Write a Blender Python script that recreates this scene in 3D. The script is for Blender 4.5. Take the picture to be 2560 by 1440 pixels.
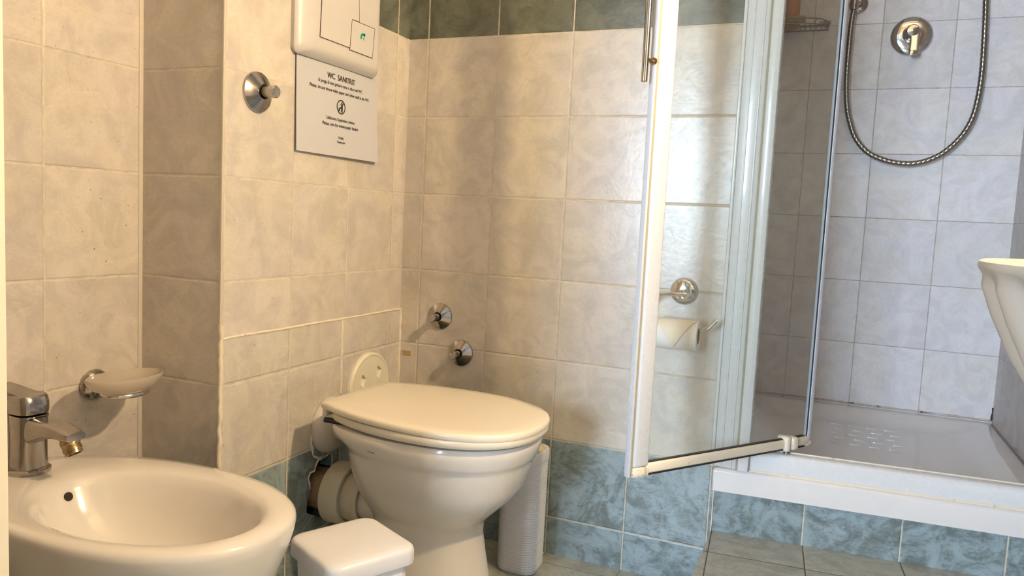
import bpy, bmesh, math, random
from mathutils import Vector as V, Matrix, noise
from mathutils.geometry import tessellate_polygon
random.seed(7)
PI = math.pi
for o in list(bpy.data.objects): bpy.data.objects.remove(o, do_unlink=True)
SC = bpy.context.scene
COL = SC.collection

# ------------------------------------------------------------ camera, light, exposure
FOC = 1898.4344
cam_d = bpy.data.cameras.new('camera'); cam = bpy.data.objects.new('camera', cam_d); COL.objects.link(cam)
cam_d.sensor_width = 36.0; cam_d.lens = FOC/2560*36.0; cam_d.clip_start = 0.02
R = Matrix(((0.91984734, -0.08064593, 0.38389726), (0.38919626, 0.06522139, -0.91884299), (0.04906263, 0.99460666, 0.09138082)))
cam.matrix_world = Matrix.Translation(V((1.06457964, -1.77133262, 0.84540432))) @ R.to_4x4()
SC.camera = cam
SC.view_settings.view_transform = 'Standard'; SC.view_settings.look = 'None'
SC.view_settings.exposure = 0.0; SC.view_settings.gamma = 1.0; SC.view_settings.use_curve_mapping = False
w = bpy.data.worlds.new('world'); SC.world = w; w.use_nodes = True
w.node_tree.nodes['Background'].inputs[0].default_value = (0.75, 0.85, 1.0, 1)
w.node_tree.nodes['Background'].inputs[1].default_value = 0.3

LAMP_POS = V((1.43, -0.77, 1.64)); LAMP_R = 0.030; LAMP_WATT = 91.0; LAMP_COL = (1.0, 0.735, 0.435)
# daylight: the window of the next room, behind the camera
def area(name, loc, target, sx, sy, watt, color):
    l = bpy.data.lights.new(name, 'AREA'); l.shape = 'RECTANGLE'; l.size = sx; l.size_y = sy; l.energy = watt; l.color = color
    o = bpy.data.objects.new(name, l); COL.objects.link(o); o.location = loc
    o.rotation_euler = (V(target)-V(loc)).to_track_quat('-Z', 'Y').to_euler(); return o
DAY = area('window_daylight', (-0.05, -5.12, 1.25), (0.10, 0, 1.2), 0.80, 1.25, 216.0, (0.64, 0.80, 1.0))

# ------------------------------------------------------------ node helpers
class N:
    def __init__(s, name):
        s.m = bpy.data.materials.new(name); s.m.use_nodes = True; s.t = s.m.node_tree; s.t.nodes.clear()
        s.out = s.t.nodes.new('ShaderNodeOutputMaterial')
    def n(s, typ, **kw):
        x = s.t.nodes.new(typ)
        for k, v in kw.items(): setattr(x, k, v)
        return x
    def link(s, a, b): s.t.links.new(a, b)
    def setin(s, sock, v):
        if isinstance(v, bpy.types.NodeSocket): s.link(v, sock)
        elif isinstance(v, (tuple, list)) and len(v) == 3 and sock.type == 'RGBA': sock.default_value = (*v, 1)
        else: sock.default_value = v
    def math(s, op, a, b=0.0, c=0.0, clamp=False):
        x = s.n('ShaderNodeMath', operation=op, use_clamp=clamp)
        s.setin(x.inputs[0], a); s.setin(x.inputs[1], b); s.setin(x.inputs[2], c); return x.outputs[0]
    def vmath(s, op, a, b=(0, 0, 0)):
        x = s.n('ShaderNodeVectorMath', operation=op); s.setin(x.inputs[0], a); s.setin(x.inputs[1], b)
        return x.outputs['Value'] if op == 'DOT_PRODUCT' else x.outputs[0]
    def mix(s, f, a, b, blend='MIX'):
        x = s.n('ShaderNodeMix', data_type='RGBA', blend_type=blend)
        s.setin(x.inputs[0], f); s.setin(x.inputs[6], a); s.setin(x.inputs[7], b); return x.outputs[2]
    def noise(s, vec, scale, detail=4, rough=0.5, dist=0.0):
        x = s.n('ShaderNodeTexNoise'); s.setin(x.inputs['Vector'], vec)
        x.inputs['Scale'].default_value = scale; x.inputs['Detail'].default_value = detail
        x.inputs['Roughness'].default_value = rough; x.inputs['Distortion'].default_value = dist
        return x.outputs['Fac']
    def ramp(s, f, lo, hi, a=0.0, b=1.0):
        x = s.n('ShaderNodeMapRange', interpolation_type='SMOOTHSTEP'); s.setin(x.inputs[0], f)
        x.inputs[1].default_value = lo; x.inputs[2].default_value = hi; x.inputs[3].default_value = a; x.inputs[4].default_value = b
        return x.outputs[0]
    def pos(s): return s.n('ShaderNodeNewGeometry').outputs['Position']
    def bsdf(s, color, rough, metal=0.0, bump=None, bstr=0.3, bdist=0.002, coat=0.0, spec=0.5, sss=0.0):
        b = s.n('ShaderNodeBsdfPrincipled')
        s.setin(b.inputs['Base Color'], color); s.setin(b.inputs['Roughness'], rough); s.setin(b.inputs['Metallic'], metal)
        b.inputs['Coat Weight'].default_value = coat; b.inputs['Coat Roughness'].default_value = 0.06
        b.inputs['Specular IOR Level'].default_value = spec
        if sss: b.inputs['Subsurface Weight'].default_value = sss; b.inputs['Subsurface Scale'].default_value = 0.01
        if bump is not None:
            u = s.n('ShaderNodeBump'); u.inputs['Strength'].default_value = bstr; u.inputs['Distance'].default_value = bdist
            s.link(bump, u.inputs['Height']); s.link(u.outputs[0], b.inputs['Normal'])
        s.link(b.outputs[0], s.out.inputs[0]); return b

CREAM = (0.625, 0.58, 0.515); CREAM2 = (0.505, 0.475, 0.43)
GREEN = (0.145, 0.178, 0.17); GREEN2 = (0.315, 0.395, 0.42)
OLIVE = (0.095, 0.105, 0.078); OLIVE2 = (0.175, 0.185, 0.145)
def tile(name, du, u0, U=(1, 0, 0), dv=0.2, v0=0.097, Vd=(0, 0, 1), bands=((-1, 0.297), (1.297, 1.497)), gw=0.0016,
         c1=CREAM, c2=CREAM2, g1=GREEN, g2=GREEN2, grout=(0.62, 0.55, 0.44), mold=0.0, allgreen=False, rough=0.22, bstr=0.5, spk=0.8):
    n = N(name); p = n.pos()
    u = n.math('SUBTRACT', n.vmath('DOT_PRODUCT', p, U), u0); v = n.math('SUBTRACT', n.vmath('DOT_PRODUCT', p, Vd), v0)
    wob = n.math('MULTIPLY', n.math('SUBTRACT', n.noise(p, 60, 2), 0.5), 0.0008)
    d = n.math('MINIMUM', n.math('PINGPONG', u, du/2), n.math('PINGPONG', v, dv/2))
    d = n.math('ADD', d, wob)
    gm = n.ramp(d, gw*0.65, gw*1.25, 1.0, 0.0)
    cmb = n.n('ShaderNodeCombineXYZ'); n.link(n.math('FLOOR', n.math('DIVIDE', u, du)), cmb.inputs[0]); n.link(n.math('FLOOR', n.math('DIVIDE', v, dv)), cmb.inputs[1])
    wn = n.n('ShaderNodeTexWhiteNoise'); wn.noise_dimensions = '3D'; n.link(cmb.outputs[0], wn.inputs['Vector'])
    off = n.vmath('SCALE', wn.outputs['Color']); off.node.inputs['Scale'].default_value = 7.0
    q = n.vmath('ADD', p, off)
    # brushed marble: distorted noise, a broad cloud and thin strokes
    cloud = n.noise(q, 11, 5, 0.6, 1.6)
    stroke = n.noise(n.vmath('MULTIPLY', q, (1.0, 1.0, 1.7)), 34, 6, 0.62, 2.6)
    mk = n.ramp(n.math('ADD', n.math('MULTIPLY', cloud, 0.62), n.math('MULTIPLY', stroke, 0.38)), 0.40, 0.62)
    hue = n.ramp(n.noise(q, 5.5, 2, 0.5, 0.8), 0.38, 0.62)
    cc = n.mix(1.0, n.mix(mk, c1, c2), n.mix(hue, (1.0, 0.985, 0.94), (0.985, 0.97, 0.985)), 'MULTIPLY'); gc = n.mix(mk, g2, g1)
    if allgreen: base = gc
    else:
        z = n.n('ShaderNodeSeparateXYZ'); n.link(p, z.inputs[0]); z = z.outputs[2]; bm = None
        for lo, hi in bands:
            m = n.math('MULTIPLY', n.math('GREATER_THAN', z, lo), n.math('LESS_THAN', z, hi))
            bm = m if bm is None else n.math('MAXIMUM', bm, m)
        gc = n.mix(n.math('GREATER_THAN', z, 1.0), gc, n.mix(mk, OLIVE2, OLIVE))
        base = cc if bm is None else n.mix(bm, cc, gc)
    sep = n.n('ShaderNodeSeparateColor'); n.link(wn.outputs['Color'], sep.inputs[0])
    tone = n.math('ADD', n.math('MULTIPLY', sep.outputs[1], 0.10), 0.93)
    cb = n.n('ShaderNodeCombineColor')
    for i in range(3): n.link(tone, cb.inputs[i])
    base = n.mix(1.0, base, cb.outputs[0], 'MULTIPLY')
    # stroke veins (thin darker scratches of the tile print)
    vein = n.ramp(n.math('ABSOLUTE', n.math('SUBTRACT', n.noise(q, 19, 7, 0.7, 3.2), 0.5)), 0.0, 0.03, 0.16, 0.0)
    base = n.mix(vein, base, n.mix(0.5, base, (0.33, 0.29, 0.24), 'MULTIPLY'))
    gcol = n.mix(n.ramp(n.noise(p, 45, 3), 0.4, 0.65), grout, tuple(x*0.82 for x in grout))
    if mold:
        mm = n.math('MULTIPLY', n.ramp(n.noise(p, 23, 5, 0.7), 0.60, 0.70), n.ramp(n.noise(p, 4, 2), 0.35, 0.6))
        gcol = n.mix(n.math('MULTIPLY', mm, mold), gcol, (0.05, 0.035, 0.02))
    col = n.mix(gm, base, gcol)
    speck = n.ramp(n.noise(p, 170, 1, 0.3), 0.795, 0.81, 0.0, spk)
    col = n.mix(speck, col, (0.10, 0.08, 0.05))
    rg = n.math('ADD', n.math('MULTIPLY', gm, 0.5), n.math('ADD', rough, n.math('MULTIPLY', stroke, 0.12)))
    h = n.math('ADD', n.math('MULTIPLY', n.ramp(d, gw*0.6, gw*2.4, 0.0, 1.0), 1.0), n.math('MULTIPLY', n.math('ADD', n.math('MULTIPLY', n.noise(q, 30, 3, 0.5, 2.2), 1.0), n.math('MULTIPLY', cloud, 1.6)), 0.26))
    n.bsdf(col, rg, bump=h, bstr=bstr, bdist=0.0022)
    return n.m

def plain(name, color, rough=0.3, metal=0.0, coat=0.0, nscale=30, namt=0.06, bstr=0.0, bscale=200, sss=0.0, spec=0.5):
    n = N(name); p = n.pos()
    f = n.ramp(n.noise(p, nscale, 5, 0.6), 0.3, 0.7)
    col = n.mix(f, color, tuple(c*(1-namt) for c in color))
    n.bsdf(col, n.math('ADD', rough, n.math('MULTIPLY', f, 0.04)), metal, bump=n.noise(p, bscale, 3) if bstr else None, bstr=bstr, coat=coat, sss=sss, spec=spec)
    return n.m
def stained(name, color, stain, rough=0.35, scale=30, lo=0.55, hi=0.7, amt=0.8, coat=0.0):
    n = N(name); p = n.pos()
    f = n.math('MULTIPLY', n.ramp(n.noise(p, scale, 6, 0.65), lo, hi), amt)
    n.bsdf(n.mix(f, color, stain), rough, coat=coat); return n.m

M = {}
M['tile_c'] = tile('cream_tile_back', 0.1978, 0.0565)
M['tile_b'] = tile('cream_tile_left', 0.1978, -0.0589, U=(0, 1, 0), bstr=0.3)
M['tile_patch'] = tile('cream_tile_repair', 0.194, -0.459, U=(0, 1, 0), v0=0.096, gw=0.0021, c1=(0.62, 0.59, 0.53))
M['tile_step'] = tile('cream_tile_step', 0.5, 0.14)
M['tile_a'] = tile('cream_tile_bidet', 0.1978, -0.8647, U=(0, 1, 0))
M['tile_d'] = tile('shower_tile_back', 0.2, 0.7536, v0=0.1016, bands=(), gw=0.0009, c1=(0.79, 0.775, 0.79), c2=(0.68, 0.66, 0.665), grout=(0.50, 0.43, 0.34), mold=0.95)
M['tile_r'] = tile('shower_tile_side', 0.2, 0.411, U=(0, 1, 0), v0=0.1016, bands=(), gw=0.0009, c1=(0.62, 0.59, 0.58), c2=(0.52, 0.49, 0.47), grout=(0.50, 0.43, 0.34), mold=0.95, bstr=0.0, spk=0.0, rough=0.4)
yw = math.atan(0.075); UX = (math.cos(yw), math.sin(yw), 0); UY = (-math.sin(yw), math.cos(yw), 0)
M['tile_base'] = tile('green_tile_plinth', 0.1978, 0.856, allgreen=True)
FG1 = (0.31, 0.325, 0.285); FG2 = (0.45, 0.465, 0.42)
M['floor'] = tile('floor_tile', 0.1978, 0.0565, dv=0.1978, v0=-0.052, Vd=(0, 1, 0), allgreen=True, g1=FG1, g2=FG2, grout=(0.30, 0.27, 0.20), gw=0.0014, rough=0.3)
M['platform'] = tile('platform_tile', 0.1978, 0.8567, U=UX, dv=0.1978, v0=-0.190, Vd=UY, allgreen=True, g1=FG1, g2=FG2, grout=(0.13, 0.10, 0.07), gw=0.0012, rough=0.3)
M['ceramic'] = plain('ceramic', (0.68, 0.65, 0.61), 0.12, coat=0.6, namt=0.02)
M['seat'] = plain('seat_plastic', (0.72, 0.67, 0.56), 0.22, namt=0.02)
M['acrylic'] = plain('white_acrylic', (0.74, 0.715, 0.70), 0.14, coat=0.4, namt=0.03)
M['plastic'] = plain('white_plastic', (0.67, 0.68, 0.72), 0.32, namt=0.03)
M['plastic_body'] = plain('bin_body', (0.74, 0.75, 0.76), 0.35, namt=0.03)
M['plate'] = plain('flush_plate', (0.56, 0.54, 0.52), 0.3, namt=0.02)
M['ivory'] = plain('ivory_plastic', (0.76, 0.72, 0.58), 0.35, namt=0.05)
M['pipe'] = stained('grey_pipe', (0.58, 0.54, 0.45), (0.40, 0.33, 0.22), 0.45, 14, 0.5, 0.7, 0.5)
M['pipe_brown'] = stained('brown_pipe', (0.36, 0.26, 0.16), (0.2, 0.14, 0.08), 0.5, 20)
M['rubber'] = plain('black_rubber', (0.02, 0.02, 0.02), 0.6)
M['chrome'] = plain('chrome', (0.72, 0.70, 0.68), 0.07, metal=1.0, namt=0.1)
M['chrome_dark'] = plain('chrome_dark', (0.46, 0.43, 0.40), 0.13, metal=1.0, namt=0.15)
M['brass'] = plain('brass', (0.45, 0.34, 0.18), 0.22, metal=1.0, namt=0.25)
M['wire'] = plain('wire_metal', (0.28, 0.22, 0.18), 0.35, metal=0.9, namt=0.3)
M['greytab'] = plain('grey_tab', (0.32, 0.33, 0.34), 0.4)
M['alu'] = plain('white_aluminium', (0.68, 0.69, 0.70), 0.25, coat=0.2, namt=0.03)
M['alu_old'] = stained('yellowed_rail', (0.74, 0.68, 0.55), (0.30, 0.18, 0.08), 0.35, 40, 0.60, 0.75, 0.6)
M['olive'] = plain('olive_gasket', (0.34, 0.31, 0.20), 0.5)
M['mould'] = stained('dark_gasket', (0.02, 0.015, 0.012), (0.2, 0.1, 0.04), 0.6, 60)
M['cap_old'] = stained('yellowed_cap', (0.76, 0.70, 0.58), (0.22, 0.09, 0.03), 0.35, 55, 0.50, 0.66, 0.8)
M['knuckle'] = stained('hinge_knuckle', (0.74, 0.68, 0.56), (0.38, 0.18, 0.12), 0.35, 70, 0.55, 0.70, 0.7)
M['caulk'] = stained('caulk', (0.72, 0.65, 0.52), (0.12, 0.08, 0.04), 0.6, 90, 0.64, 0.70, 0.9)
M['caulk_pink'] = stained('caulk_pink', (0.62, 0.50, 0.44), (0.10, 0.05, 0.03), 0.6, 35, 0.52, 0.66, 0.9)
M['paint'] = plain('white_paint', (0.80, 0.78, 0.74), 0.7, bstr=0.1)
M['corner'] = plain('corner_strip', (0.58, 0.53, 0.45), 0.4)
M['alu_door'] = plain('door_aluminium', (0.56, 0.59, 0.64), 0.25, coat=0.2, namt=0.02)
M['pipe_white'] = plain('aged_white_pipe', (0.60, 0.56, 0.51), 0.35, namt=0.05)
M['hall'] = plain('hall_paint', (0.45, 0.40, 0.34), 0.8)
M['casing'] = plain('cream_casing', (0.82, 0.76, 0.62), 0.4, namt=0.02)
M['dark'] = plain('dark_cavity', (0.025, 0.02, 0.015), 0.9)
M['paper'] = plain('paper', (0.50, 0.505, 0.53), 0.75, namt=0.01, spec=0.2)
M['ink'] = plain('ink', (0.015, 0.013, 0.012), 0.7)
M['line'] = plain('button_gap', (0.06, 0.03, 0.02), 0.7)
M['green_ink'] = plain('green_ink', (0.0, 0.30, 0.16), 0.5)
M['tissue'] = plain('toilet_tissue', (0.84, 0.82, 0.78), 0.9, namt=0.04, bstr=0.2, bscale=400)
M['fold_warm_lit'] = plain('tissue_warm_lit', (0.80, 0.72, 0.58), 0.9, namt=0.03)  # same paper as the roll; warm lamp light painted in as a cream tint
M['core'] = plain('cardboard_core', (0.30, 0.25, 0.18), 0.9)
M['tape'] = stained('old_tape', (0.42, 0.31, 0.10), (0.25, 0.17, 0.05), 0.6, 80)
M['orange'] = plain('orange_plastic', (0.55, 0.20, 0.05), 0.45, namt=0.2)
M['soap'] = plain('yellow_soap', (0.50, 0.36, 0.12), 0.5, namt=0.2)
M['relief'] = stained('beige_relief', (0.70, 0.62, 0.48), (0.34, 0.24, 0.14), 0.5, 60, 0.45, 0.6)
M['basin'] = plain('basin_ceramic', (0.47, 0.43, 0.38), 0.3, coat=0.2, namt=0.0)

def thin_glass(name, haze=0.04, tint=(0.96, 0.98, 0.97), rough=0.0, ior=1.5, hazecol=(0.85, 0.85, 0.83)):
    n = N(name); p = n.pos()
    tr = n.n('ShaderNodeBsdfTransparent'); tr.inputs[0].default_value = (*tint, 1)
    gl = n.n('ShaderNodeBsdfGlossy'); gl.inputs['Roughness'].default_value = rough
    df = n.n('ShaderNodeBsdfDiffuse'); df.inputs[0].default_value = (*hazecol, 1)
    lw = n.n('ShaderNodeLayerWeight'); lw.inputs[0].default_value = 0.5
    fr = n.math('ADD', 0.045, n.math('MULTIPLY', 0.9, n.math('POWER', lw.outputs['Facing'], 5.0)))
    a = n.n('ShaderNodeMixShader'); n.link(n.math('MULTIPLY', n.noise(p, 8, 5), haze*2), a.inputs[0]); n.link(tr.outputs[0], a.inputs[1]); n.link(df.outputs[0], a.inputs[2])
    b = n.n('ShaderNodeMixShader'); n.link(fr, b.inputs[0]); n.link(a.outputs[0], b.inputs[1]); n.link(gl.outputs[0], b.inputs[2])
    n.link(b.outputs[0], n.out.inputs[0]); return n.m
M['glass'] = thin_glass('door_glass', haze=0.02)
def frosted(name):
    n = N(name)
    tl = n.n('ShaderNodeBsdfTranslucent'); tl.inputs[0].default_value = (0.75, 0.70, 0.62, 1)
    df = n.n('ShaderNodeBsdfPrincipled'); df.inputs['Base Color'].default_value = (0.72, 0.67, 0.60, 1); df.inputs['Roughness'].default_value = 0.45
    tr = n.n('ShaderNodeBsdfTransparent'); tr.inputs[0].default_value = (0.85, 0.82, 0.78, 1)
    a = n.n('ShaderNodeMixShader'); a.inputs[0].default_value = 0.5; n.link(tl.outputs[0], a.inputs[1]); n.link(df.outputs[0], a.inputs[2])
    b = n.n('ShaderNodeMixShader'); b.inputs[0].default_value = 0.36; n.link(a.outputs[0], b.inputs[1]); n.link(tr.outputs[0], b.inputs[2])
    n.link(b.outputs[0], n.out.inputs[0]); return n.m
M['frosted'] = frosted('frosted_glass')
def emis(name, col, s):
    n = N(name); e = n.n('ShaderNodeEmission'); e.inputs[0].default_value = (*col, 1); e.inputs[1].default_value = s
    n.link(e.outputs[0], n.out.inputs[0]); return n.m
M['lamp_glow'] = emis('lamp_glow', LAMP_COL, LAMP_WATT/(PI*4*PI*LAMP_R**2))
# shower hose: fine metal spiral
def hosemat():
    n = N('hose_metal'); b = n.bsdf((0.33, 0.31, 0.28), 0.22, 1.0); return n.m
M['hose'] = hosemat()

# ------------------------------------------------------------ geometry helpers
def cr(pts, k=8):
    pts = [V(p) for p in pts]; out = []
    for i in range(len(pts)-1):
        p0 = pts[max(i-1, 0)]; p1 = pts[i]; p2 = pts[i+1]; p3 = pts[min(i+2, len(pts)-1)]
        for j in range(k):
            t = j/k
            out.append(0.5*((2*p1)+(p2-p0)*t+(2*p0-5*p1+4*p2-p3)*t*t+(3*p1-p0-3*p2+p3)*t**3))
    out.append(pts[-1]); return out
def loft(bm, rings, cap0=True, cap1=True, closed=True):
    vs = [[bm.verts.new(p) for p in r] for r in rings]; n = len(rings[0])
    for a, b in zip(vs, vs[1:]):
        for i in range(n if closed else n-1):
            j = (i+1) % n
            try: bm.faces.new((a[i], a[j], b[j], b[i]))
            except ValueError: pass
    if cap0: bm.faces.new(vs[0][::-1])
    if cap1: bm.faces.new(vs[-1])
    return vs
def frame(d):
    d = V(d).normalized(); a = V((0, 0, 1)) if abs(d.z) < 0.9 else V((1, 0, 0))
    s = d.cross(a).normalized(); return s, s.cross(d).normalized(), d
def lathe(bm, o, d, prof, n=40, cap0=True, cap1=True):
    s, u, d = frame(d); o = V(o)
    loft(bm, [[o+d*t+(s*math.cos(2*PI*i/n)+u*math.sin(2*PI*i/n))*max(r, 1e-5) for i in range(n)] for t, r in prof], cap0, cap1)
def tube(bm, pts, r, n=12, rad=None):
    pts = [V(p) for p in pts]; rings = []; s = None
    for i, p in enumerate(pts):
        d = (pts[min(i+1, len(pts)-1)]-pts[max(i-1, 0)]).normalized()
        if s is None: s = frame(d)[0]
        s = (s-d*s.dot(d)).normalized(); u = d.cross(s)
        rr = rad[i] if rad else r
        rings.append([p+(s*math.cos(2*PI*k/n)+u*math.sin(2*PI*k/n))*rr for k in range(n)])
    loft(bm, rings)
def box(bm, lo, hi, bev=0.0, seg=2, rot=None, c=None):
    lo = V(lo); hi = V(hi)
    r = bmesh.ops.create_cube(bm, size=1.0); vs = r['verts']
    for v in vs: v.co = V(((lo.x+hi.x)/2+v.co.x*(hi.x-lo.x), (lo.y+hi.y)/2+v.co.y*(hi.y-lo.y), (lo.z+hi.z)/2+v.co.z*(hi.z-lo.z)))
    if bev:
        es = list({e for v in vs for e in v.link_edges})
        g = bmesh.ops.bevel(bm, geom=es, offset=bev, segments=seg, profile=0.5, affect='EDGES')
        vs = g['verts'] + [v for v in vs if v.is_valid]
    return list({v for v in vs if v.is_valid})
def xform(bm, mat, verts=None):
    for v in (verts or bm.verts): v.co = mat @ v.co
def ell(cx, cy, z, a, b, n=64, p=2.0):
    out = []
    for i in range(n):
        t = 2*PI*i/n; c, s = math.cos(t), math.sin(t)
        out.append(V((cx+a*math.copysign(abs(c)**(2/p), c), cy+b*math.copysign(abs(s)**(2/p), s), z)))
    return out
def rrect(cx, cy, z, hx, hy, r, k=8, ang=0.0):
    out = []
    for q, (sx, sy) in enumerate(((1, 1), (-1, 1), (-1, -1), (1, -1))):
        for i in range(k+1):
            t = PI/2*(q+i/k); out.append((sx*(hx-r)+r*math.cos(t), sy*(hy-r)+r*math.sin(t)))
    ca, sa = math.cos(ang), math.sin(ang)
    return [V((cx+x*ca-y*sa, cy+x*sa+y*ca, z)) for x, y in out]

def mk(name, bm, mat, parent=None, smooth=35, mats=None):
    bmesh.ops.recalc_face_normals(bm, faces=bm.faces[:])
    if parent is not None:
        L = parent.location.copy(); q = parent
        while q.parent: q = q.parent; L += q.location
        for v in bm.verts: v.co -= L
    me = bpy.data.meshes.new(name); bm.to_mesh(me); bm.free()
    for m in (mats or [mat]): me.materials.append(m)
    if smooth:
        for p in me.polygons: p.use_smooth = True
        me.set_sharp_from_angle(angle=math.radians(smooth))
    o = bpy.data.objects.new(name, me); COL.objects.link(o)
    if parent is not None: o.parent = parent
    return o
def tag(o, label, cat, group=None):
    o['label'] = label; o['category'] = cat
    if group: o['group'] = group
    return o
def thing(name, loc, label, cat, group=None):
    o = bpy.data.objects.new(name, None); COL.objects.link(o); o.location = loc; o.empty_display_size = 0.05
    return tag(o, label, cat, group)
def struct(name, bm, mat, smooth=0, mats=None):
    o = mk(name, bm, mat, None, smooth, mats); o['kind'] = 'structure'; return o
B = bmesh.new
def sbox(name, lo, hi, mat, bev=0.0):
    bm = B(); box(bm, lo, hi, bev); return struct(name, bm, mat, 30 if bev else 0)
def text_mesh(name, s, size, y, z, x, mat, parent, sx=1.0, off=0.0):
    cu = bpy.data.curves.new(name, 'FONT'); cu.body = s; cu.size = size; cu.align_x = 'CENTER'; cu.align_y = 'CENTER'; cu.extrude = 0.0; cu.offset = off
    cu.space_character = 1.0
    t = bpy.data.objects.new(name+'_tmp', cu); COL.objects.link(t); bpy.context.view_layer.update()
    me = bpy.data.meshes.new_from_object(t.evaluated_get(bpy.context.evaluated_depsgraph_get()))
    bpy.data.objects.remove(t, do_unlink=True)
    bm = B(); bm.from_mesh(me)
    for v in bm.verts: v.co = V((x, y+v.co.x*sx, z+v.co.y))
    return bm

# ------------------------------------------------------------ setting
XR = 1.5525; YB = 0.8878; XA = -0.2037; YS = -0.6601; H = 2.45
def yl(x): return 0.075*(x-0.856)           # front line of the shower plinth
sbox('floor', (-0.70, -5.3, -0.06), (2.2, 0.02, 0.0), M['floor'])
sbox('ceiling', (-0.70, -1.37, H), (2.2, 1.0, H+0.05), M['paint'])
sbox('ceiling_hall', (-0.70, -5.3, H), (2.2, -1.37, H+0.05), M['hall'])
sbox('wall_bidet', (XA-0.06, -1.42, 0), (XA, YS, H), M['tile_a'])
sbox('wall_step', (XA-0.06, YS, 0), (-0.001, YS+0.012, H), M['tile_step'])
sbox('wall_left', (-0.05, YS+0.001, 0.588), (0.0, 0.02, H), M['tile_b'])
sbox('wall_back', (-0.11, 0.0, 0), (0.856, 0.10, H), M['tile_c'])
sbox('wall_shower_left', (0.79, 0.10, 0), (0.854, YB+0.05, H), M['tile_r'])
sbox('wall_shower_back', (0.79, YB, 0), (XR+0.05, YB+0.05, H), M['tile_d'])
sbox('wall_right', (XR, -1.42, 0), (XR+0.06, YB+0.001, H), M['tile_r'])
sbox('wall_hall_right', (2.2, -5.3, 0), (2.26, -1.312, H), M['hall'])
# repaired lower strip of the left wall, with the holes knocked out for the pipes
def blob(cy, cz, r, n, amp, seed, up=0.0):
    return [V((0, cy+math.cos(2*PI*i/n)*r*(1+amp*noise.noise(V((math.cos(2*PI*i/n)*2.5, math.sin(2*PI*i/n)*2.5, seed)))),
               cz+math.sin(2*PI*i/n)*r*(1+amp*noise.noise(V((math.cos(2*PI*i/n)*2.5, math.sin(2*PI*i/n)*2.5, seed)))+up*max(0, math.sin(2*PI*i/n))))) for i in range(n)]
def patch():
    x0, x1 = -0.03, 0.003
    outer = [V((0, YS+0.004, 0)), V((0, -0.001, 0)), V((0, -0.001, 0.587)), V((0, YS+0.004, 0.587))]
    h1 = blob(-0.327, 0.186, 0.064, 34, 0.45, 3.1, 0.16); h2 = blob(-0.314, 0.343, 0.056, 34, 0.22, 8.7, 0.0)
    h2 = [V((p.x, p.y-0.004, max(p.z, 0.288))) for p in h2]
    loops = [outer, h1, h2]; flat = [p for l in loops for p in l]
    tris = tessellate_polygon(loops)
    bm = B()
    f = [bm.verts.new((x1, p.y, p.z)) for p in flat]; b = [bm.verts.new((x0, p.y, p.z)) for p in flat]
    for t in tris:
        bm.faces.new([f[i] for i in t]); bm.faces.new([b[i] for i in t][::-1])
    k = 0
    for l in loops:
        n = len(l)
        for i in range(n):
            j = (i+1) % n; bm.faces.new((f[k+i], f[k+j], b[k+j], b[k+i]))
        k += n
    return bm
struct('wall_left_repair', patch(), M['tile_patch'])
sbox('wall_cavity', (-0.12, YS+0.013, 0.0), (-0.10, 0.0, 0.588), M['dark'])
# corner strips and caulk beads
def strip(name, lo, hi, m='caulk', bev=0.0015): return sbox(name, lo, hi, M[m], bev)
strip('trim_1', (XA-0.002, YS-0.009, 0.0), (XA+0.0015, YS+0.001, H), 'corner', 0.001)
strip('trim_2', (-0.0045, YS-0.0012, 0.60), (0.0014, YS+0.005, H), 'corner', 0.001)
def bead(name, pts, r, m='caulk', jit=0.35, seg=0.006):
    P = []
    for a, b in zip(pts, pts[1:]):
        a, b = V(a), V(b); k = max(2, int((b-a).length/seg))
        for i in range(k): P.append(a.lerp(b, i/k))
    P.append(V(pts[-1]))
    rad = [r*(1+jit*noise.noise(p*70)+jit*0.6*noise.noise(p*170)) for p in P]
    P = [p+V((noise.noise(p*40), noise.noise(p*40+V((9, 0, 0))), noise.noise(p*40+V((0, 9, 0)))))*r*0.5 for p in P]
    bm = B(); tube(bm, P, r, 8, rad); return struct(name, bm, M[m], 60)
bead('trim_3', [(0.002, YS+0.001, 0.0), (0.002, YS+0.001, 0.615)], 0.0048)
bead('trim_4', [(0.002, YS+0.004, 0.588), (0.002, -0.002, 0.5865)], 0.0028, jit=0.5)
bead('trim_5', [(0.0025, -0.268, 0.585), (0.0025, -0.267, 0.405)], 0.0026, jit=0.6)
bead('trim_6', [(0.0025, -0.0025, 0.588), (0.0025, -0.0025, 0.10)], 0.0035, jit=0.4)
# lip of mortar along the broken edges
hl = blob(-0.327, 0.186, 0.065, 40, 0.45, 3.1, 0.16)
bead('trim_7', [(0.003, p.y, p.z) for p in hl[2:19]], 0.0022, jit=0.7)
bead('trim_8', [(0.003, -0.368, 0.372), (0.003, -0.374, 0.345), (0.003, -0.377, 0.310), (0.003, -0.368, 0.278), (0.003, -0.345, 0.266), (0.003, -0.330, 0.268)], 0.0028, jit=0.6)
bead('trim_9', [(0.90, YB-0.001, 0.306), (XR-0.001, YB-0.001, 0.306), (XR-0.001, 0.10, 0.306)], 0.0022, 'caulk_pink', 0.7)
bead('trim_10', [(XR-0.001, YB-0.001, 0.306), (XR-0.001, YB-0.001, 0.345)], 0.0030, 'mould', 0.7)
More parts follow.
